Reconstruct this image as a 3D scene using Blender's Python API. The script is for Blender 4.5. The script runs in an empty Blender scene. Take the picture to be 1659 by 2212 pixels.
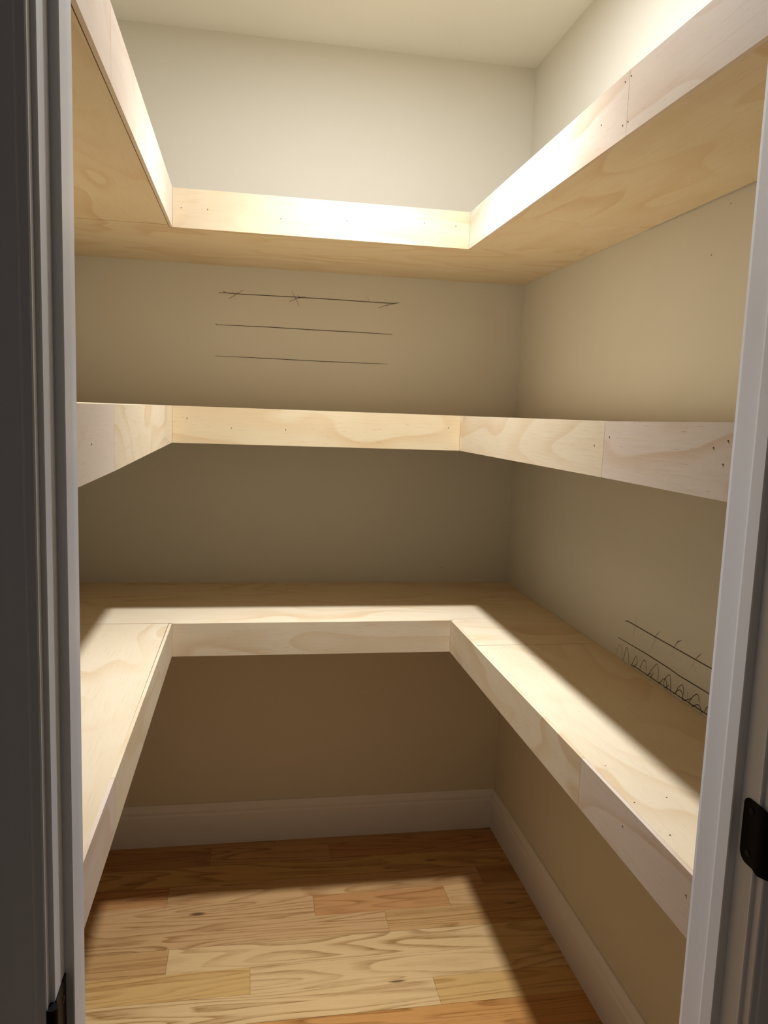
import bpy, bmesh, math, random
from mathutils import Matrix, Vector

# ------------------------------------------------------------------ camera, world, light, exposure
scene = bpy.context.scene
COL = scene.collection

cam_data = bpy.data.cameras.new('camera')
cam_data.sensor_fit = 'HORIZONTAL'
cam_data.sensor_width = 36.0
cam_data.lens = 36.0 * 1675.4 / 1659.0
cam_data.clip_start = 0.02
cam = bpy.data.objects.new('camera', cam_data)
COL.objects.link(cam)
_r = Vector((0.98466586, -0.17073485, 0.03581556))
_u = Vector((-0.01332534, 0.13109368, 0.99128043))
_f = Vector((0.17394131, 0.97655725, -0.12680837))
cam.matrix_world = Matrix(((_r.x, _u.x, -_f.x, -0.65430),
                           (_r.y, _u.y, -_f.y, -2.39419),
                           (_r.z, _u.z, -_f.z, 1.38964),
                           (0, 0, 0, 1)))
scene.camera = cam

world = bpy.data.worlds.new('World')
scene.world = world
world.use_nodes = True
bg = world.node_tree.nodes['Background']
bg.inputs['Color'].default_value = (1.0, 0.95, 0.95, 1)      # dim house beyond the doorway
bg.inputs['Strength'].default_value = 0.040

LAMP = (-0.40, -0.85)          # the pantry's ceiling downlight, above the top of the picture: every shelf shadow points to it
BEAM_POWER, BEAM_SPREAD = 6.2, 84.0      # watts, degrees
SPILL_POWER = 10.6                       # watts, wide spill of the same lamp
LAMP_COLOR = (0.925, 0.985, 1.09)

vs = scene.view_settings
vs.view_transform = 'Standard'
vs.look = 'None'
vs.exposure = 0.12
vs.gamma = 1.0
vs.use_curve_mapping = False

# ------------------------------------------------------------------ dimensions (metres)
XL, XR = -1.18, 0.1887         # left and right wall faces
YF = -1.6034                   # inner face of the front wall
ZC = 2.44                      # ceiling
SL, SR, SB = -0.8344, -0.1202, -0.462    # front faces of left, right and back shelves
BT = 0.012                     # shelf board thickness
FT = 0.0062                    # thin facing boards

# ------------------------------------------------------------------ helpers
def link(o, parent=None, loc=None):
    COL.objects.link(o)
    if parent is not None:
        o.parent = parent
    if loc is not None:
        o.location = loc
    return o

def tag(o, label=None, cat=None, group=None, kind=None):
    if label: o['label'] = label
    if cat: o['category'] = cat
    if group: o['group'] = group
    if kind: o['kind'] = kind
    return o

def empty(name, loc):
    o = bpy.data.objects.new(name, None)
    o.empty_display_size = 0.05
    return link(o, None, loc)

def bm_obj(name, bm, mat, parent=None, origin=(0, 0, 0), bevel=0.0, smooth=False):
    """bm is in world space; the object gets its origin at `origin` (world)."""
    if bevel:
        es = [e for e in bm.edges if len(e.link_faces) == 2 and e.calc_face_angle(0) > 0.6]
        bmesh.ops.bevel(bm, geom=es, offset=bevel, segments=1, affect='EDGES')
    bmesh.ops.recalc_face_normals(bm, faces=bm.faces)
    ox = Vector(origin)
    for v in bm.verts:
        v.co -= ox
    me = bpy.data.meshes.new(name)
    bm.to_mesh(me)
    bm.free()
    if smooth:
        for p in me.polygons:
            p.use_smooth = True
    me.materials.append(mat)
    o = bpy.data.objects.new(name, me)
    ploc = Vector((0, 0, 0))
    q = parent
    while q is not None:
        ploc += q.location
        q = q.parent
    return link(o, parent, ox - ploc)

def hexa(bm, p):
    """p: 8 points, first four one face in order, last four the opposite face in the same order"""
    v = [bm.verts.new(q) for q in p]
    for f in ((0, 1, 2, 3), (7, 6, 5, 4), (0, 4, 5, 1), (1, 5, 6, 2), (2, 6, 7, 3), (3, 7, 4, 0)):
        bm.faces.new([v[i] for i in f])

def boxb(bm, a, b):
    (x0, y0, z0), (x1, y1, z1) = a, b
    hexa(bm, [(x0, y0, z0), (x1, y0, z0), (x1, y1, z0), (x0, y1, z0),
              (x0, y0, z1), (x1, y0, z1), (x1, y1, z1), (x0, y1, z1)])

def box(name, a, b, mat, parent=None, bevel=0.0, color=None):
    bm = bmesh.new()
    boxb(bm, a, b)
    o = bm_obj(name, bm, mat, parent, [(a[i] + b[i]) / 2 for i in range(3)], bevel)
    if color: o.color = color
    return o

def prism(name, pts, z0, z1, mat, parent=None, bevel=0.0):
    """polygon in XY pulled up from z0 to z1"""
    bm = bmesh.new()
    lo = [bm.verts.new((x, y, z0)) for x, y in pts]
    hi = [bm.verts.new((x, y, z1)) for x, y in pts]
    bm.faces.new(lo)
    bm.faces.new(hi)
    n = len(pts)
    for i in range(n):
        bm.faces.new((lo[i], lo[(i + 1) % n], hi[(i + 1) % n], hi[i]))
    cx = sum(p[0] for p in pts) / n
    cy = sum(p[1] for p in pts) / n
    return bm_obj(name, bm, mat, parent, (cx, cy, (z0 + z1) / 2), bevel)

def sweep(name, prof, fn, a, b, mat, parent=None, smooth=False):
    """profile polygon (u,v) swept from a to b; fn(t,u,v) gives the point"""
    bm = bmesh.new()
    A = [bm.verts.new(fn(a, u, v)) for u, v in prof]
    B = [bm.verts.new(fn(b, u, v)) for u, v in prof]
    bm.faces.new(A)
    bm.faces.new(B)
    n = len(prof)
    for i in range(n):
        bm.faces.new((A[i], A[(i + 1) % n], B[(i + 1) % n], B[i]))
    return bm_obj(name, bm, mat, parent, fn((a + b) / 2, 0, 0), 0, smooth)

def cyl(bm, c, axis, r, h, n=16, r2=None):
    """solid cylinder centred at c along axis 0/1/2"""
    r2 = r if r2 is None else r2
    rings = []
    for s, rr in ((-0.5, r), (0.5, r2)):
        ring = []
        for i in range(n):
            t = 2 * math.pi * i / n
            d = [rr * math.cos(t), rr * math.sin(t)]
            d.insert(axis, s * h)
            ring.append(bm.verts.new([c[k] + d[k] for k in range(3)]))
        rings.append(ring)
    bm.faces.new(rings[0])
    bm.faces.new(rings[1])
    for i in range(n):
        bm.faces.new((rings[0][i], rings[0][(i + 1) % n], rings[1][(i + 1) % n], rings[1][i]))

# ------------------------------------------------------------------ materials
class NT:
    def __init__(self, name):
        self.m = bpy.data.materials.new(name)
        self.m.use_nodes = True
        self.t = self.m.node_tree
        self.bsdf = self.t.nodes['Principled BSDF']
    def n(self, typ, **kw):
        nd = self.t.nodes.new(typ)
        for k, v in kw.items():
            if k.startswith('i_'):
                key = k[2:]
                nd.inputs[int(key) if key.isdigit() else key.replace('_', ' ')].default_value = v
            else:
                setattr(nd, k, v)
        return nd
    def l(self, a, b):
        self.t.links.new(a, b)
    def math(self, op, a, b=None):
        nd = self.n('ShaderNodeMath', operation=op)
        for i, v in enumerate((a, b)):
            if v is None: continue
            if isinstance(v, (int, float)): nd.inputs[i].default_value = v
            else: self.l(v, nd.inputs[i])
        return nd.outputs[0]
    def mix(self, fac, a, b, mode='MIX'):
        nd = self.n('ShaderNodeMix', data_type='RGBA', blend_type=mode)
        for i, v in ((0, fac), (6, a), (7, b)):
            if isinstance(v, (int, float)): nd.inputs[i].default_value = v
            elif isinstance(v, tuple): nd.inputs[i].default_value = v
            else: self.l(v, nd.inputs[i])
        return nd.outputs[2]
    def ramp(self, fac, stops, interp='LINEAR'):
        nd = self.n('ShaderNodeValToRGB')
        cr = nd.color_ramp
        cr.interpolation = interp
        while len(cr.elements) < len(stops): cr.elements.new(0.5)
        for e, (p, c) in zip(cr.elements, stops):
            e.position = p
            e.color = c if len(c) == 4 else (*c, 1)
        self.l(fac, nd.inputs[0])
        return nd.outputs[0]
    def coords(self, scale, rnd=True):
        """object coordinates, moved by a per-object random amount, then scaled"""
        tc = self.n('ShaderNodeTexCoord')
        src = tc.outputs['Object']
        if rnd:
            oi = self.n('ShaderNodeObjectInfo')
            add = self.n('ShaderNodeVectorMath', operation='MULTIPLY_ADD')
            comb = self.n('ShaderNodeCombineXYZ')
            for i, k in enumerate((37.0, 53.0, 71.0)):
                self.l(self.math('MULTIPLY', oi.outputs['Random'], k), comb.inputs[i])
            add.inputs[1].default_value = (1, 1, 1)
            self.l(src, add.inputs[0])
            self.l(comb.outputs[0], add.inputs[2])
            src = add.outputs[0]
        mp = self.n('ShaderNodeMapping')
        mp.inputs['Scale'].default_value = scale
        self.l(src, mp.inputs[0])
        return mp.outputs[0]
    def noise(self, vec, scale=1.0, detail=2.0, rough=0.5, dist=0.0):
        nd = self.n('ShaderNodeTexNoise')
        nd.inputs['Scale'].default_value = scale
        nd.inputs['Detail'].default_value = detail
        nd.inputs['Roughness'].default_value = rough
        nd.inputs['Distortion'].default_value = dist
        self.l(vec, nd.inputs['Vector'])
        return nd.outputs['Fac']
    def bump(self, h, strength, dist):
        b = self.n('ShaderNodeBump')
        b.inputs['Strength'].default_value = strength
        b.inputs['Distance'].default_value = dist
        self.l(h, b.inputs['Height'])
        self.l(b.outputs[0], self.bsdf.inputs['Normal'])

def axis_scale(axis, along, across):
    s = [across] * 3
    s[axis] = along
    return tuple(s)

def plywood(name, axis, base, grain, dark, rings=8.0, along=1.6, across=5.0, strength=0.70):
    """rotary-cut pine face veneer: broad wavy contour figure, fine dashes, soft stains"""
    g = NT(name)
    v = g.coords(axis_scale(axis, along, across))
    n1 = g.noise(v, 1.0, 2.0, 0.42, 0.25)
    saw = g.math('FRACT', g.math('MULTIPLY', n1, rings))
    fig = g.ramp(saw, [(0.0, (0, 0, 0)), (0.50, (0.12,) * 3), (0.80, (0.75,) * 3), (0.92, (1, 1, 1)), (1.0, (0, 0, 0))])
    patch = g.noise(g.coords(axis_scale(axis, 2.2, 5.0)), 1.0, 2.0, 0.5)
    where = g.ramp(patch, [(0.36, (0.12,) * 3), (0.66, (1, 1, 1))])
    fac = g.math('MULTIPLY', g.math('MULTIPLY', fig, where), strength)
    c = g.mix(fac, (*base, 1), (*grain, 1))
    fine = g.noise(g.coords(axis_scale(axis, 14.0, 260.0)), 1.0, 3.0, 0.6)
    c = g.mix(g.ramp(fine, [(0.52, (0, 0, 0)), (0.74, (0.30,) * 3)]), c, (*grain, 1))
    dash = g.noise(g.coords(axis_scale(axis, 40.0, 420.0)), 1.0, 1.0, 0.5)
    dm = g.math('MULTIPLY', g.ramp(dash, [(0.70, (0, 0, 0)), (0.77, (0.38,) * 3)]), where)
    c = g.mix(dm, c, (*dark, 1))
    cloud = g.noise(g.coords(axis_scale(axis, 4.0, 7.0)), 1.0, 3.0, 0.55)
    c = g.mix(g.ramp(cloud, [(0.35, (0, 0, 0)), (0.75, (0.22,) * 3)]), c, (grain[0] * 0.93, grain[1] * 0.93, grain[2] * 0.95, 1))
    oi = g.n('ShaderNodeObjectInfo')
    c = g.mix(1.0, c, oi.outputs['Color'], 'MULTIPLY')
    g.l(c, g.bsdf.inputs['Base Color'])
    g.bsdf.inputs['Roughness'].default_value = 0.62
    g.bsdf.inputs['Specular IOR Level'].default_value = 0.28
    g.bump(fine, 0.10, 0.001)
    return g.m

PINE = (0.80, 0.665, 0.455)
PINE_G = (0.655, 0.445, 0.225)
PINE_D = (0.30, 0.19, 0.10)
M_PLY_X = plywood('pine plywood grain along x', 0, PINE, PINE_G, PINE_D)
M_PLY_Y = plywood('pine plywood grain along y', 1, PINE, PINE_G, PINE_D)

def oak():
    g = NT('red oak strip floor')
    oi = g.n('ShaderNodeObjectInfo')
    v = g.coords((1.25, 12.0, 12.0))
    n1 = g.noise(v, 1.0, 1.6, 0.35, 0.45)
    saw = g.math('FRACT', g.math('MULTIPLY', n1, 12.0))
    ring = g.ramp(saw, [(0.0, (0.05,) * 3), (0.45, (0.12,) * 3), (0.78, (0.75,) * 3), (0.90, (1, 1, 1)), (1.0, (0, 0, 0))])
    pore = g.noise(g.coords((16.0, 330.0, 330.0)), 1.0, 3.0, 0.6)
    pr = g.ramp(pore, [(0.42, (0, 0, 0)), (0.68, (1, 1, 1))])
    soft = g.noise(g.coords((2.0, 9.0, 9.0)), 1.0, 2.0, 0.5)
    where = g.ramp(soft, [(0.33, (0.35,) * 3), (0.60, (1, 1, 1))])
    fac = g.math('MULTIPLY', ring, g.math('ADD', 0.62, g.math('MULTIPLY', pr, 0.45)))
    fac = g.math('MULTIPLY', fac, where)
    fac = g.math('ADD', fac, g.math('MULTIPLY', pr, 0.13))
    light = oi.outputs['Color']
    darkc = g.mix(1.0, light, (0.47, 0.36, 0.24, 1), 'MULTIPLY')
    c = g.mix(fac, light, darkc)
    knot = g.n('ShaderNodeTexVoronoi', feature='F1')
    knot.inputs['Scale'].default_value = 1.0
    knot.inputs['Randomness'].default_value = 1.0
    g.l(g.coords((3.1, 9.5, 9.5)), knot.inputs['Vector'])
    kf = g.ramp(knot.outputs['Distance'], [(0.035, (1, 1, 1)), (0.085, (0, 0, 0))])
    c = g.mix(g.math('MULTIPLY', kf, 0.85), c, (0.075, 0.028, 0.010, 1))
    g.l(c, g.bsdf.inputs['Base Color'])
    g.bsdf.inputs['Roughness'].default_value = 0.34
    g.bsdf.inputs['Specular IOR Level'].default_value = 0.45
    g.bump(fac, 0.12, 0.001)
    return g.m
M_OAK = oak()

def paint(name, col, rough, peel=0.0, scale=420.0, mottling=0.03):
    g = NT(name)
    n = g.noise(g.coords((1, 1, 1), False), 2.2, 3.0, 0.5)
    d = tuple(c * (1 - mottling) for c in col)
    c = g.mix(g.ramp(n, [(0.35, (0, 0, 0)), (0.65, (1, 1, 1))]), (*d, 1), (*col, 1))
    g.l(c, g.bsdf.inputs['Base Color'])
    g.bsdf.inputs['Roughness'].default_value = rough
    g.bsdf.inputs['Specular IOR Level'].default_value = 0.3
    if peel:
        g.bump(g.noise(g.coords((1, 1, 1), False), scale, 2.0, 0.55), peel, 0.0006)
    return g.m
WALL_C = (0.745, 0.705, 0.605)
M_WALL = paint('beige matt wall paint', WALL_C, 0.75, 0.25)
M_CEIL = paint('cream flat ceiling paint', (0.79, 0.765, 0.69), 0.9, 0.2)
M_TRIM = paint('white semi-gloss trim paint', (0.87, 0.865, 0.885), 0.42, 0.06, 60.0, 0.02)

def plain(name, col, rough, metal=0.0, emit=None, es=0.0, spec=0.5):
    g = NT(name)
    n = g.noise(g.coords((1, 1, 1), False), 90.0, 2.0, 0.5)
    c = g.mix(g.ramp(n, [(0.4, (0, 0, 0)), (0.6, (1, 1, 1))]), tuple(k * 0.9 for k in col) + (1,), (*col, 1))
    g.l(c, g.bsdf.inputs['Base Color'])
    g.bsdf.inputs['Roughness'].default_value = rough
    g.bsdf.inputs['Metallic'].default_value = metal
    g.bsdf.inputs['Specular IOR Level'].default_value = spec
    if emit:
        g.bsdf.inputs['Emission Color'].default_value = (*emit, 1)
        g.bsdf.inputs['Emission Strength'].default_value = es
    return g.m
M_BLACK = plain('matt black hardware', (0.003, 0.003, 0.003), 0.45, spec=0.12)
M_STEEL = plain('black screw steel', (0.015, 0.014, 0.013), 0.3, 0.5)
M_PENCIL = plain('carpenter pencil', (0.10, 0.075, 0.05), 0.7)
M_PENCIL_F = plain('faint carpenter pencil', (0.34, 0.29, 0.215), 0.7)
M_HOLE_SHADE = plain('painted nail hole shade', (0.09, 0.065, 0.05), 0.6)  # dark brown-grey that paints in the shade inside small holes
M_LENS = plain('frosted lamp lens', (0.9, 0.9, 0.88), 0.5)
M_GAP = plain('plywood subfloor', (0.55, 0.40, 0.22), 0.8)

# ------------------------------------------------------------------ the room
tag(box('wall_back', (XL - 0.1, 0.0, 0.0), (XR + 0.1, 0.1, ZC), M_WALL), 'beige back wall with three level pencil lines', 'wall', kind='structure')
wall_back = bpy.data.objects['wall_back']
wall_right = tag(box('wall_right', (XR, -1.7, 0.0), (XR + 0.1, 0.0, ZC), M_WALL), 'beige side wall with pencil lines and loops above lowest shelf', 'wall', kind='structure')
tag(box('wall_left', (XL - 0.1, -1.7, 0.0), (XL, 0.0, ZC), M_WALL), 'beige side wall opposite the one with pencil loops', 'wall', kind='structure')
tag(box('ceiling', (-2.6, -3.4, ZC), (1.8, 0.1, ZC + 0.1), M_CEIL), 'plain cream ceiling over the pantry', 'ceiling', kind='structure')

JL, JR = -0.8175, -0.1216      # jamb faces either side of the doorway
ZH = 2.032                     # underside of the head jamb
YO = -1.716                    # outer face of the front wall
bm = bmesh.new()
boxb(bm, (-2.6, YO, 0), (JL - 0.019, YF, ZC))
boxb(bm, (JR + 0.019, YO, 0), (1.8, YF, ZC))
boxb(bm, (JL - 0.019, YO, ZH + 0.019), (JR + 0.019, YF, ZC))
tag(bm_obj('wall_front', bm, M_WALL), 'wall around the doorway into the pantry', 'wall', kind='structure')

# doorway: jambs, stops and casings
door = empty('door_1', ((JL + JR) / 2, -1.66, 0))
tag(door, 'white painted door frame around the pantry opening', 'door frame', kind='structure')
# left side
LS, LO = -1.6866, -1.7237      # stop front, jamb outer edge
prism('jamb', [(JL, YF + 0.004), (JL - 0.004, YF), (JL - 0.019, YF), (JL - 0.019, LO), (JL - 0.001, LO), (JL, LO + 0.001)], 0, ZH, M_TRIM, door)
prism('door_stop', [(JL, LS), (JL + 0.0074, LS), (JL + 0.0084, LS + 0.001), (JL + 0.0084, -1.656), (JL + 0.0074, -1.655), (JL, -1.655)], 0, ZH, M_TRIM, door)
def casing_prof(x, s, yo, th=0.0112):
    """plan of a casing: s = +1 grows towards +x, -1 towards -x; yo = jamb outer edge"""
    p = [(0.0, 0.0), (0.0, th - 0.0012), (0.0012, th), (0.0066, th), (0.0090, th + 0.0018),
         (0.026, th + 0.0042), (0.048, th + 0.0060), (0.056, th + 0.0050), (0.058, th + 0.0015), (0.058, 0.0)]
    return [(x + s * a, yo - b) for a, b in p]
prism('casing', casing_prof(JL - 0.0044, -1, LO), 0, ZH + 0.0044, M_TRIM, door)
# right side
RS, RO = -1.679, -1.7094
prism('jamb', [(JR + 0.0012, YF), (JR, YF - 0.0062), (JR, RO + 0.001), (JR + 0.001, RO), (JR + 0.019, RO), (JR + 0.019, YF)], 0, ZH, M_TRIM, door)
prism('door_stop', [(JR, RS), (JR - 0.0094, RS), (JR - 0.0104, RS + 0.001), (JR - 0.0104, -1.6592), (JR - 0.0095, -1.6553), (JR - 0.0090, -1.655), (JR, -1.655)], 0, ZH, M_TRIM, door)
prism('casing', casing_prof(JR + 0.0044, 1, RO), 0, ZH + 0.0044, M_TRIM, door)
# head
box('jamb', (JL - 0.019, YO, ZH), (JR + 0.019, YF, ZH + 0.019), M_TRIM, door, 0.001)
box('door_stop', (JL, -1.685, ZH - 0.010), (JR, -1.655, ZH), M_TRIM, door, 0.001)
box('casing', (JL - 0.0624, YO - 0.016, ZH + 0.0044), (JR + 0.0624, YO, ZH + 0.0624), M_TRIM, door, 0.002)

# baseboards
BB = [(0, 0), (0.0130, 0), (0.0130, 0.098), (0.0120, 0.102), (0.0098, 0.104), (0.0098, 0.108), (0.0110, 0.112),
      (0.0105, 0.118), (0.0080, 0.124), (0.0055, 0.1315), (0.0045, 0.1348), (0, 0.1348)]
tag(sweep('baseboard_back', BB, lambda t, u, v: (t, -u, v), XL, XR, M_TRIM), 'white moulded baseboard along the back wall', 'baseboard', kind='structure')
tag(sweep('baseboard_right', BB, lambda t, u, v: (XR - u, t, v), YF, -0.0045, M_TRIM), 'white moulded baseboard along the wall with pencil loops', 'baseboard', kind='structure')
tag(sweep('baseboard_left', BB, lambda t, u, v: (XL + u, t, v), YF, -0.0045, M_TRIM), 'white moulded baseboard on the wall without pencil marks', 'baseboard', kind='structure')

# oak floor: every strip its own plank
floor = box('floor', (-2.6, -3.4, -0.10), (1.8, 0.1, -0.014), M_GAP)
tag(floor, 'oak strip floor running across the pantry', 'floor', kind='structure')
T = dict(dark=(0.374, 0.185, 0.062), brown=(0.473, 0.249, 0.085), med=(0.572, 0.329, 0.125), olive=(0.572, 0.345, 0.105),
         tan=(0.616, 0.366, 0.155), red=(0.550, 0.270, 0.095), lite=(0.726, 0.482, 0.215), gold=(0.638, 0.387, 0.135), orange=(0.605, 0.292, 0.085))
PITCH = 0.0906
def row_y(k): return -0.0455 - PITCH * (k - 1)       # far seam of row k+... row k spans row_y(k) .. row_y(k+1)
ROWS = {0: [(-9, 'med'), (-0.55, 'med'), (9, '')],
        1: [(-9, 'brown'), (-0.7505, 'med'), (-0.3825, 'red'), (9, '')],
        2: [(-9, 'gold'), (9, '')],
        3: [(-9, 'red'), (-0.8615, 'tan'), (0.0604, 'brown'), (9, '')],
        4: [(-9, 'tan'), (-0.4527, 'red'), (-0.0651, 'tan'), (9, '')],
        5: [(-9, 'tan'), (-0.2588, 'med'), (9, '')],
        6: [(-9, 'med'), (-0.837, 'lite'), (9, '')],
        7: [(-9, 'gold'), (-0.6318, 'lite'), (9, '')],
        8: [(-9, 'lite'), (-0.1834, 'gold'), (9, '')],
        9: [(-9, 'orange'), (9, '')]}
rng = random.Random(4)
for k in range(0, 19):
    y1 = 0.0 if k == 0 else row_y(k)
    y0 = row_y(k + 1)
    spec = ROWS.get(k)
    if spec is None:
        cut = XL + rng.uniform(0.3, 1.0)
        spec = [(-9, rng.choice(list(T))), (cut, rng.choice(list(T))), (9, '')]
    for (xa, tone), (xb, _) in zip(spec, spec[1:]):
        xa, xb = max(xa, XL), min(xb, XR)
        lift = rng.uniform(-0.0003, 0.0003)
        o = box('plank', (xa + 0.0003, y0 + 0.0003, -0.014), (xb - 0.0003, y1 - 0.0003, lift), M_OAK, floor, 0.0005)
        c = T[tone]
        j = rng.uniform(0.97, 1.03)
        o.color = (c[0] * j, c[1] * j, c[2] * j, 1)
# hall side of the doorway, same oak
k = 0
y = row_y(19)
while y > -2.75:
    xs = [-2.6, -1.6 + rng.uniform(-.5, .5), -0.4 + rng.uniform(-.4, .4), 0.7 + rng.uniform(-.4, .4), 1.8]
    if y - PITCH > YO - 0.02:
        xs = [JL, JR]
    for xa, xb in zip(xs, xs[1:]):
        o = box('plank', (xa + 0.0003, y - PITCH + 0.0003, -0.014), (xb - 0.0003, y - 0.0003, 0), M_OAK, floor, 0.0005)
        c = T[rng.choice(list(T))]
        o.color = (*c, 1)
    y -= PITCH

# ------------------------------------------------------------------ pencil marks on the walls
def stroke(parent, pts, w, place, mat):
    bm = bmesh.new()
    L, R_ = [], []
    n = len(pts)
    for i, p in enumerate(pts):
        a = pts[max(i - 1, 0)]
        b = pts[min(i + 1, n - 1)]
        d = Vector((b[0] - a[0], b[1] - a[1])).normalized()
        k = w / 2 * (0.6 if i in (0, n - 1) else 1.0)
        L.append(bm.verts.new(place(p[0] - d.y * k, p[1] + d.x * k)))
        R_.append(bm.verts.new(place(p[0] + d.y * k, p[1] - d.x * k)))
    for i in range(n - 1):
        bm.faces.new((L[i], L[i + 1], R_[i + 1], R_[i]))
    return bm_obj('pencil_stroke', bm, mat, parent, place(*pts[0]))

def smooth_line(pts, k=4):
    """Catmull-Rom through the points"""
    if len(pts) < 4: return pts
    out = []
    for i in range(len(pts) - 1):
        p0, p1, p2, p3 = pts[max(i - 1, 0)], pts[i], pts[i + 1], pts[min(i + 2, len(pts) - 1)]
        for s in range(k):
            t = s / k
            out.append(tuple(0.5 * (2 * p1[j] + (p2[j] - p0[j]) * t + (2 * p0[j] - 5 * p1[j] + 4 * p2[j] - p3[j]) * t * t
                             + (3 * p1[j] - p0[j] - 3 * p2[j] + p3[j]) * t ** 3) for j in (0, 1)))
    out.append(pts[-1])
    return out

BACK_MARKS = [
  (2.2, [(-745,1722), (-721,1723), (-677,1722), (-526,1723), (-410,1723), (-293,1722), (-221,1722), (-204,1725)]),
  (2.2, [(-733,1727), (-721,1723)]),
  (1.5, [(-716,1706), (-695,1720), (-674,1734)]),
  (0.8, [(-707,1734), (-697,1705)]),
  (1.5, [(-538,1709), (-518,1718), (-491,1727)]),
  (1.1, [(-532,1740), (-520,1720), (-509,1698)]),
  (1.1, [(-303,1737), (-296,1723)]),
  (1.6, [(-268,1706), (-245,1715), (-213,1723)]),
  (0.8, [(-250,1734), (-240,1704)]),
  (1.6, [(-513,1729), (-505,1722)]),
  (2.2, [(-752,1630), (-600,1631), (-454,1630), (-329,1630), (-222,1629)]),
  (3.2, [(-753,1631), (-749,1631)]),
  (2, [(-753,1539), (-599,1539), (-491,1538), (-366,1538), (-234,1539)]),
]
RIGHT_MARKS = [
  (2.2, [(-812,944), (-825,947), (-943,946), (-1016,946), (-1091,946), (-1147,946), (-1187,947)]),
  (2.2, [(-784,898), (-917,900), (-1011,899), (-1041,897), (-1147,898), (-1190,898)]),
  (2, [(-852,856), (-869,857), (-924,857), (-1003,857), (-1075,857), (-1147,858), (-1189,859)]),
  (1.3, [(-958,962), (-948,951), (-942,940)]),
  (0.6, [(-942,940), (-934,916)]),
  (1.6, [(-1040,968), (-1028,961), (-1017,946)]),
  (0.6, [(-1017,946), (-1009,925)]),
  (1.6, [(-1110,963), (-1100,954), (-1092,945)]),
  (0.7, [(-1092,945), (-1079,924)]),
  (0.5, [(-866,968), (-858,949), (-854,919)]),
  (0.6, [(-940,940), (-946,935)]),
  (0.6, [(-1016,934), (-1022,926)]),
  (0.7, [(-1088,935), (-1096,925)]),
  (0.9, [(-780,853), (-784,865), (-791,880), (-798,884), (-804,881), (-809,862), (-812,854)]),
  (1.1, [(-816,853), (-821,868), (-825,884), (-830,887), (-837,878), (-843,853)]),
  (1.2, [(-856,849), (-861,865), (-868,877), (-873,882), (-878,875), (-880,866)]),
  (1.3, [(-861,848), (-869,858), (-878,867)]),
  (1.2, [(-890,849), (-894,865), (-901,878), (-910,885), (-916,879), (-919,865)]),
  (1.2, [(-922,850), (-931,862), (-942,876), (-952,887), (-960,893), (-965,887), (-968,868), (-968,860)]),
  (1.1, [(-924,856), (-937,865), (-943,859), (-946,850)]),
  (1.4, [(-937,855), (-943,863), (-949,871)]),
  (1.3, [(-970,849), (-978,860), (-986,869), (-993,873), (-1000,868), (-1004,851)]),
  (1.2, [(-989,859), (-993,872), (-1002,882), (-1009,887), (-1014,881), (-1018,856), (-1020,849)]),
  (1.6, [(-994,849), (-1000,857), (-1010,866)]),
  (1.6, [(-1027,848), (-1035,859), (-1042,866), (-1050,870), (-1058,868), (-1064,853)]),
  (1.2, [(-1035,858), (-1042,870), (-1049,878), (-1057,883), (-1061,880), (-1065,864)]),
  (1.7, [(-1066,851), (-1074,859), (-1092,869)]),
  (0.9, [(-1076,876), (-1080,865), (-1086,855)]),
  (1.4, [(-1084,858), (-1092,870), (-1101,879), (-1108,883), (-1114,881), (-1117,870)]),
  (1.6, [(-1093,848), (-1102,858), (-1111,864), (-1119,865), (-1125,858), (-1129,849)]),
  (0.9, [(-1114,863), (-1116,850)]),
  (1.3, [(-1135,859), (-1141,869), (-1148,876)]),
]

for w, pl in BACK_MARKS:
    stroke(wall_back, [(a / 1000, b / 1000) for a, b in pl], w / 1000, lambda a, b: (a, -0.0004, b), M_PENCIL if w > 1 else M_PENCIL_F)
for w, pl in RIGHT_MARKS:
    pl = [(a, max(b, 853.5)) for a, b in pl]
    if len(pl) in (5, 6, 7, 8) and pl[0][0] - pl[-1][0] < 150:
        pl = smooth_line(pl)
    pl = [q for i, q in enumerate(pl) if i == 0 or q != pl[i - 1]]
    stroke(wall_right, [(a / 1000, b / 1000) for a, b in pl], max(w * 1.05, 0.9) / 1000, lambda a, b: (XR - 0.0004, a, b), M_PENCIL if w > 1 else M_PENCIL_F)
for (y, z, r) in ((-1.029, 1.702, 0.0016), (-1.076, 1.782, 0.0012)):
    bm = bmesh.new(); cyl(bm, (XR - 0.0003, y, z), 0, r, 0.0006, 10)
    bm_obj('painted_nail_dimple', bm, M_PENCIL_F, wall_right, (XR, y, z))
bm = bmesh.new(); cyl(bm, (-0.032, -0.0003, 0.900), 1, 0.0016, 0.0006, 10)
bm_obj('painted_nail_dimple', bm, M_HOLE_SHADE, wall_back, (-0.032, 0, 0.9))

# ------------------------------------------------------------------ the three U-shaped shelves
SEAM = -1.283
WHITE, PINKW, HONEY = (1, 1, 1, 1), (0.98, 0.985, 1.14, 1), (1.0, 0.96, 0.86, 1)   # veneer tones of single boards

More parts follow.
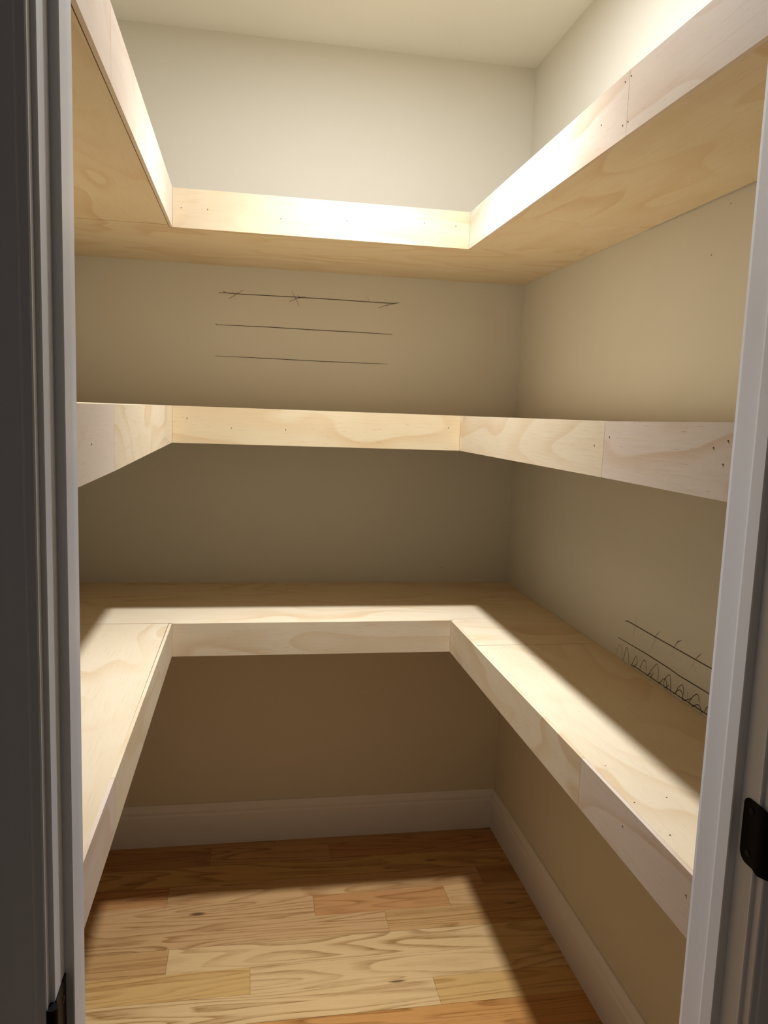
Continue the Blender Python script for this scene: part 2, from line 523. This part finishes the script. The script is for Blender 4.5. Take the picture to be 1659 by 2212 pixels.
def fascia(root, A, B, n, mat, color, holes=()):
    """board between ends A and B = (x, y, z0, z1); n = unit vector into the shelf; holes (t, z) along it"""
    bm = bmesh.new()
    f = [(A[0], A[1], A[2]), (B[0], B[1], B[2]), (B[0], B[1], B[3]), (A[0], A[1], A[3])]
    b = [(x + n[0] * FT, y + n[1] * FT, z) for x, y, z in f]
    hexa(bm, f + b)
    c = ((A[0] + B[0]) / 2 + n[0] * FT / 2, (A[1] + B[1]) / 2 + n[1] * FT / 2, (A[2] + A[3]) / 2)
    o = bm_obj('fascia_board', bm, mat, root, c, 0.0007)
    o.color = color
    ax = 1 if n[0] == 0 else 0
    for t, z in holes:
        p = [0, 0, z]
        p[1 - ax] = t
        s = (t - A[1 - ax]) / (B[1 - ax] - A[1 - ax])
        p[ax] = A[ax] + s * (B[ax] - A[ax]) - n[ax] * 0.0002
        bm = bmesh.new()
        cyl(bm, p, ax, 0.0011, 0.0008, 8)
        bm_obj('nail_hole_shade', bm, M_HOLE_SHADE, o, p)  # flat dark disc standing for a nail hole, its shade painted on
    return o

def panel(root, name, pts, ztop, mat, color, th=BT):
    """flat board; pts = outline in XY; ztop = function of (x, y)"""
    bm = bmesh.new()
    hi = [bm.verts.new((x, y, ztop(x, y))) for x, y in pts]
    lo = [bm.verts.new((x, y, ztop(x, y) - th)) for x, y in pts]
    bm.faces.new(hi)
    bm.faces.new(lo)
    n = len(pts)
    for i in range(n):
        bm.faces.new((hi[i], hi[(i + 1) % n], lo[(i + 1) % n], lo[i]))
    cx = sum(p[0] for p in pts) / n
    cy = sum(p[1] for p in pts) / n
    o = bm_obj(name, bm, mat, root, (cx, cy, ztop(cx, cy) - th / 2), 0.0004)
    o.color = color
    return o

def rect(x0, x1, y0, y1): return [(x0, y0), (x1, y0), (x1, y1), (x0, y1)]
G = 0.0006                      # joint gap
I = FT + 0.0003                 # panels start behind the fascia

def shelf(label, z0, z1, L, R, holes, gapu, tint, joint_b, gap_wall):
    """L, R: z0/z1 of the side fascias at (corner, seam, doorway); joint_b: where side boards meet the back board underneath"""
    root = empty('plywood_shelf', ((XL + XR) / 2, -0.2, z0))
    tag(root, label, 'shelf')
    ye = YF + 0.0006
    h = lambda k: holes.get(k, ())
    fascia(root, (SL + 0.0005, SB, z0, z1), (SR - 0.0004, SB, z0, z1), (0, 1), M_PLY_X, tint[0], h('B'))
    for X, E, n, key in ((SL, L, (-1, 0), 'L'), (SR, R, (1, 0), 'R')):
        x2 = X + E[3]
        fascia(root, (X, SB, *E[0]), (X + E[3] * .7, SEAM + 0.0004, *E[1]), n, M_PLY_Y, tint[1 if key == 'L' else 3], h(key))
        fascia(root, (X + E[3] * .7, SEAM - 0.0004, *E[1]), (x2, ye, *E[2]), n, M_PLY_Y, tint[2 if key == 'L' else 4], h(key + '2'))
    def zt(E):
        def f(x, y):
            if y > SB: return z1
            if y > SEAM: return E[0][1] + (E[1][1] - E[0][1]) * (y - SB) / (SEAM - SB)
            return E[1][1] + (E[2][1] - E[1][1]) * (y - SEAM) / (ye - SEAM)
        return f
    def zb(E):
        def f(x, y):
            if y > SB: return z0 + BT
            if y > SEAM: return BT + E[0][0] + (E[1][0] - E[0][0]) * (y - SB) / (SEAM - SB)
            return BT + E[1][0] + (E[2][0] - E[1][0]) * (y - SEAM) / (ye - SEAM)
        return f
    xa, xb = XL + 0.0006, XR - 0.0006
    xl, xr = SL - I, SR + I
    yb = SB + I
    # top boards
    panel(root, 'top_panel', [(xa, -0.4560), (xl, -0.4560), (xl, yb), (xr, yb), (xr, -0.4460), (xb, -0.4460), (xb, -0.0006), (xa, -0.0006)], lambda x, y: z1, M_PLY_X, tint[5])
    panel(root, 'top_panel', rect(xa, xl + min(L[3], 0) * 0.5 - 0.0001, ye, -0.4560 - 0.0020), lambda x, y: zt(L)(x, y) - 0.0003, M_PLY_Y, tint[6])
    panel(root, 'top_panel', rect(xr, xb, -0.681, -0.4460 - G), lambda x, y: z1 - 0.0002, M_PLY_X, tint[7])
    panel(root, 'top_panel', [(xr, -0.681 - 0.0018), (xb, -0.681 - 0.0018), (xb, SEAM), (xb, ye), (xr, ye), (xr, SEAM)], zt(R), M_PLY_Y, tint[8])
    # underside boards
    panel(root, 'bottom_panel', [(xa, joint_b), (xl - gapu, joint_b), (xl - gapu, yb), (xr, yb), (xr, joint_b), (xb, joint_b), (xb, -0.0006), (xa, -0.0006)], lambda x, y: z0 + BT + 0.0004, M_PLY_X, tint[9])
    panel(root, 'bottom_panel', rect(xa, xl - gapu, ye, joint_b - 0.0022), lambda x, y: zb(L)(x, y) + 0.0006, M_PLY_Y, tint[9])
    panel(root, 'bottom_panel', [(xr, -0.79), (xb, -0.79), (xb, joint_b - G), (xr, joint_b - G)], lambda x, y: zb(R)(x, y) + 0.0004, M_PLY_Y, tint[9])
    panel(root, 'bottom_panel', [(xr, -0.79 - G), (xb - gap_wall, -0.79 - G), (xb - gap_wall, SEAM), (xb - gap_wall, ye), (xr, ye), (xr, SEAM)], lambda x, y: zb(R)(x, y) + 0.0004, M_PLY_Y, tint[9])
    return root

z0, z1 = 1.8004, 1.8888
top = shelf('U-shaped pine plywood shelf highest up, just under the ceiling', z0, z1,
      ((z0, 1.8895), (1.7985, 1.8970), (1.7985, 1.8960), 0.0), ((z0, z1), (z0, 1.8915), (1.7987, 1.8850), 0.0),
      dict(B=[(-0.814, 1.845), (-0.754, 1.846), (-0.584, 1.838), (-0.426, 1.845), (-0.236, 1.854), (-0.156, 1.853)],
           R=[(-1.196, 1.845), (-1.271, 1.819), (-1.269, 1.880)], R2=[(-1.2875, 1.881), (-1.287, 1.819), (-1.60, 1.85)]),
      0.0015, [WHITE, PINKW, PINKW, PINKW, PINKW, WHITE, WHITE, WHITE, WHITE, WHITE], -0.4780, 0.0022)
z0, z1 = 1.3002, 1.3888
mid = shelf('U-shaped pine plywood shelf at mid height, between two other shelves', z0, z1,
      ((z0, z1), (1.2970, 1.3880), (1.2980, 1.3882), 0.0), ((z0, z1), (1.3035, 1.3889), (1.3035, 1.3932), 0.0),
      dict(B=[(-0.799, 1.360), (-0.694, 1.340), (-0.563, 1.340), (-0.151, 1.358)], L2=[(-1.441, 1.341)], R=[(-1.251, 1.351)],
           R2=[(-1.301, 1.366), (-1.568, 1.363), (-1.595, 1.372), (-1.589, 1.345)]),
      0.0008, [HONEY, WHITE, PINKW, WHITE, PINKW, WHITE, WHITE, WHITE, WHITE, WHITE], -0.4530, 0.0)
z0, z1 = 0.7678, 0.8523
low = shelf('U-shaped pine plywood shelf nearest the oak floor', z0, z1,
      ((z0, z1), (0.7690, z1), (0.7700, 0.8540), -0.004), ((z0, z1), (0.7690, 0.8510), (0.7679, 0.8502), 0.0),
      dict(R2=[(-1.430, 0.817), (-1.594, 0.819)]),
      0.0008, [WHITE, WHITE, PINKW, WHITE, PINKW, WHITE, WHITE, WHITE, WHITE, WHITE], -0.4530, 0.0)

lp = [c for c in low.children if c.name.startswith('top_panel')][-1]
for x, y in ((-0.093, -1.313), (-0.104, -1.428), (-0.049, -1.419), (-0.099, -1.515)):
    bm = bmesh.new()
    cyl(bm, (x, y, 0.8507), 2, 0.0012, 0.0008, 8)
    bm_obj('nail_hole_shade', bm, M_HOLE_SHADE, lp, (x, y, 0.8507))  # painted dark dot in place of a nail hole's shade

# ------------------------------------------------------------------ door hardware
# hinge leaf let into the jamb on the side without the strike plate
hz0, hz1 = 0.768, 0.857
hinge = empty('door_hinge', (JL, -1.705, hz0))
tag(hinge, 'black butt hinge on the white door jamb opposite the strike plate', 'hinge')
bm = bmesh.new()
boxb(bm, (JL, LO + 0.0005, hz0), (JL + 0.0012, LS - 0.0008, hz1))
bm_obj('hinge_leaf', bm, M_BLACK, hinge, (JL, -1.705, (hz0 + hz1) / 2), 0.0004)
for i in range(5):
    h = (hz1 - hz0) / 5
    bm = bmesh.new()
    cyl(bm, (JL - 0.0015, LO - 0.0060, hz0 + h * (i + .5)), 2, 0.0058, h - 0.0006, 20)
    bm_obj('knuckle', bm, M_BLACK, hinge, (JL - 0.0015, LO - 0.006, hz0 + h * (i + .5)))
for i, (dy, dz) in enumerate(((-0.012, .018), (-0.022, .0445), (-0.012, .071))):
    bm = bmesh.new()
    cyl(bm, (JL + 0.0014, LS + dy, hz0 + dz), 0, 0.0036, 0.0010, 16, 0.0030)
    bm_obj('screw', bm, M_STEEL, hinge, (JL + 0.0014, LS + dy, hz0 + dz))

# strike plate on the other jamb
PY0, PY1, PZ0, PZ1 = -1.7080, -1.6862, 0.9250, 0.9965
plate = empty('strike_plate', (JR, PY1, PZ0))
tag(plate, 'black round-cornered strike plate with curved lip on white jamb', 'strike plate')
def rounded(y0, y1, za, zb, r, n=6):
    """outline in (y, z): far corners (y1 side) rounded"""
    pts = [(y0, za)]
    for k in range(n + 1):
        t = -math.pi / 2 + math.pi / 2 * k / n
        pts.append((y1 - r + r * math.cos(t), za + r + r * math.sin(t)))
    for k in range(n + 1):
        t = math.pi / 2 * k / n
        pts.append((y1 - r * 0.7 + r * 0.7 * math.cos(t), zb - r * 0.7 + r * 0.7 * math.sin(t)))
    pts.append((y0, zb))
    return pts
bm = bmesh.new()
out = rounded(PY0, PY1, PZ0, PZ1, 0.012)
a = [bm.verts.new((JR - 0.0016, y, z)) for y, z in out]
b = [bm.verts.new((JR, y, z)) for y, z in out]
bm.faces.new(a); bm.faces.new(b)
for i in range(len(out)):
    j = (i + 1) % len(out)
    bm.faces.new((a[i], a[j], b[j], b[i]))
bm_obj('plate', bm, M_BLACK, plate, (JR, PY1, PZ0))
bm = bmesh.new()
cs = []
for k in range(9):                    # lip curls past the jamb edge and over towards the casing
    t = k / 8
    yy = PY0 - 0.021 * t
    xx = JR - 0.0016 + 0.0105 * t * t
    cut = 0.010 * t * t
    cs.append((xx, yy, PZ0 - 0.004 * min(1, t * 3), PZ1 - cut))
for s in range(8):
    (x0, y0, za0, zb0), (x1, y1, za1, zb1) = cs[s], cs[s + 1]
    hexa(bm, [(x0, y0, za0), (x1, y1, za1), (x1, y1, zb1), (x0, y0, zb0),
              (x0 + .0014, y0 + .0004, za0), (x1 + .0014, y1 + .0004, za1), (x1 + .0014, y1 + .0004, zb1), (x0 + .0014, y0 + .0004, zb0)])
bmesh.ops.remove_doubles(bm, verts=bm.verts, dist=1e-5)
bm_obj('lip', bm, M_BLACK, plate, (JR, PY0, PZ0))
for dz in (0.012, 0.0595):
    bm = bmesh.new()
    cyl(bm, (JR - 0.0018, PY1 - 0.013, PZ0 + dz), 0, 0.0036, 0.0010, 16)
    bm_obj('screw', bm, M_STEEL, plate, (JR, PY1 - 0.013, PZ0 + dz))

# ------------------------------------------------------------------ the lamp
lamp = empty('ceiling_light', (LAMP[0], LAMP[1], ZC - 0.012))
tag(lamp, 'round flush downlight in the middle of the pantry ceiling', 'ceiling light')
bm = bmesh.new()
prof = [(0.046, 0.0), (0.065, 0.0), (0.065, -0.003), (0.050, -0.0095), (0.046, -0.0095)]
N = 40
rings = [[bm.verts.new((LAMP[0] + r * math.cos(2 * math.pi * i / N), LAMP[1] + r * math.sin(2 * math.pi * i / N), ZC + dz)) for i in range(N)] for r, dz in prof]
for a in range(len(prof)):
    b = (a + 1) % len(prof)
    for i in range(N):
        j = (i + 1) % N
        bm.faces.new((rings[a][i], rings[a][j], rings[b][j], rings[b][i]))
bm_obj('trim_ring', bm, M_TRIM, lamp, (*LAMP, ZC), 0, True)
bm = bmesh.new()
cyl(bm, (*LAMP, ZC - 0.004), 2, 0.0458, 0.007, 40)
bm_obj('lens', bm, M_LENS, lamp, (*LAMP, ZC - 0.004))
for nm, watts, spread, size in (('ceiling_downlight_beam_offscreen', BEAM_POWER, BEAM_SPREAD, 0.085),
                                ('ceiling_downlight_spill_offscreen', SPILL_POWER, 180.0, 0.0916)):
    ld = bpy.data.lights.new(nm, 'AREA')
    ld.shape = 'DISK'
    ld.size = size
    ld.spread = math.radians(spread)
    ld.energy = watts
    ld.color = LAMP_COLOR
    link(bpy.data.objects.new(nm, ld), lamp, (0, 0, 0.0))
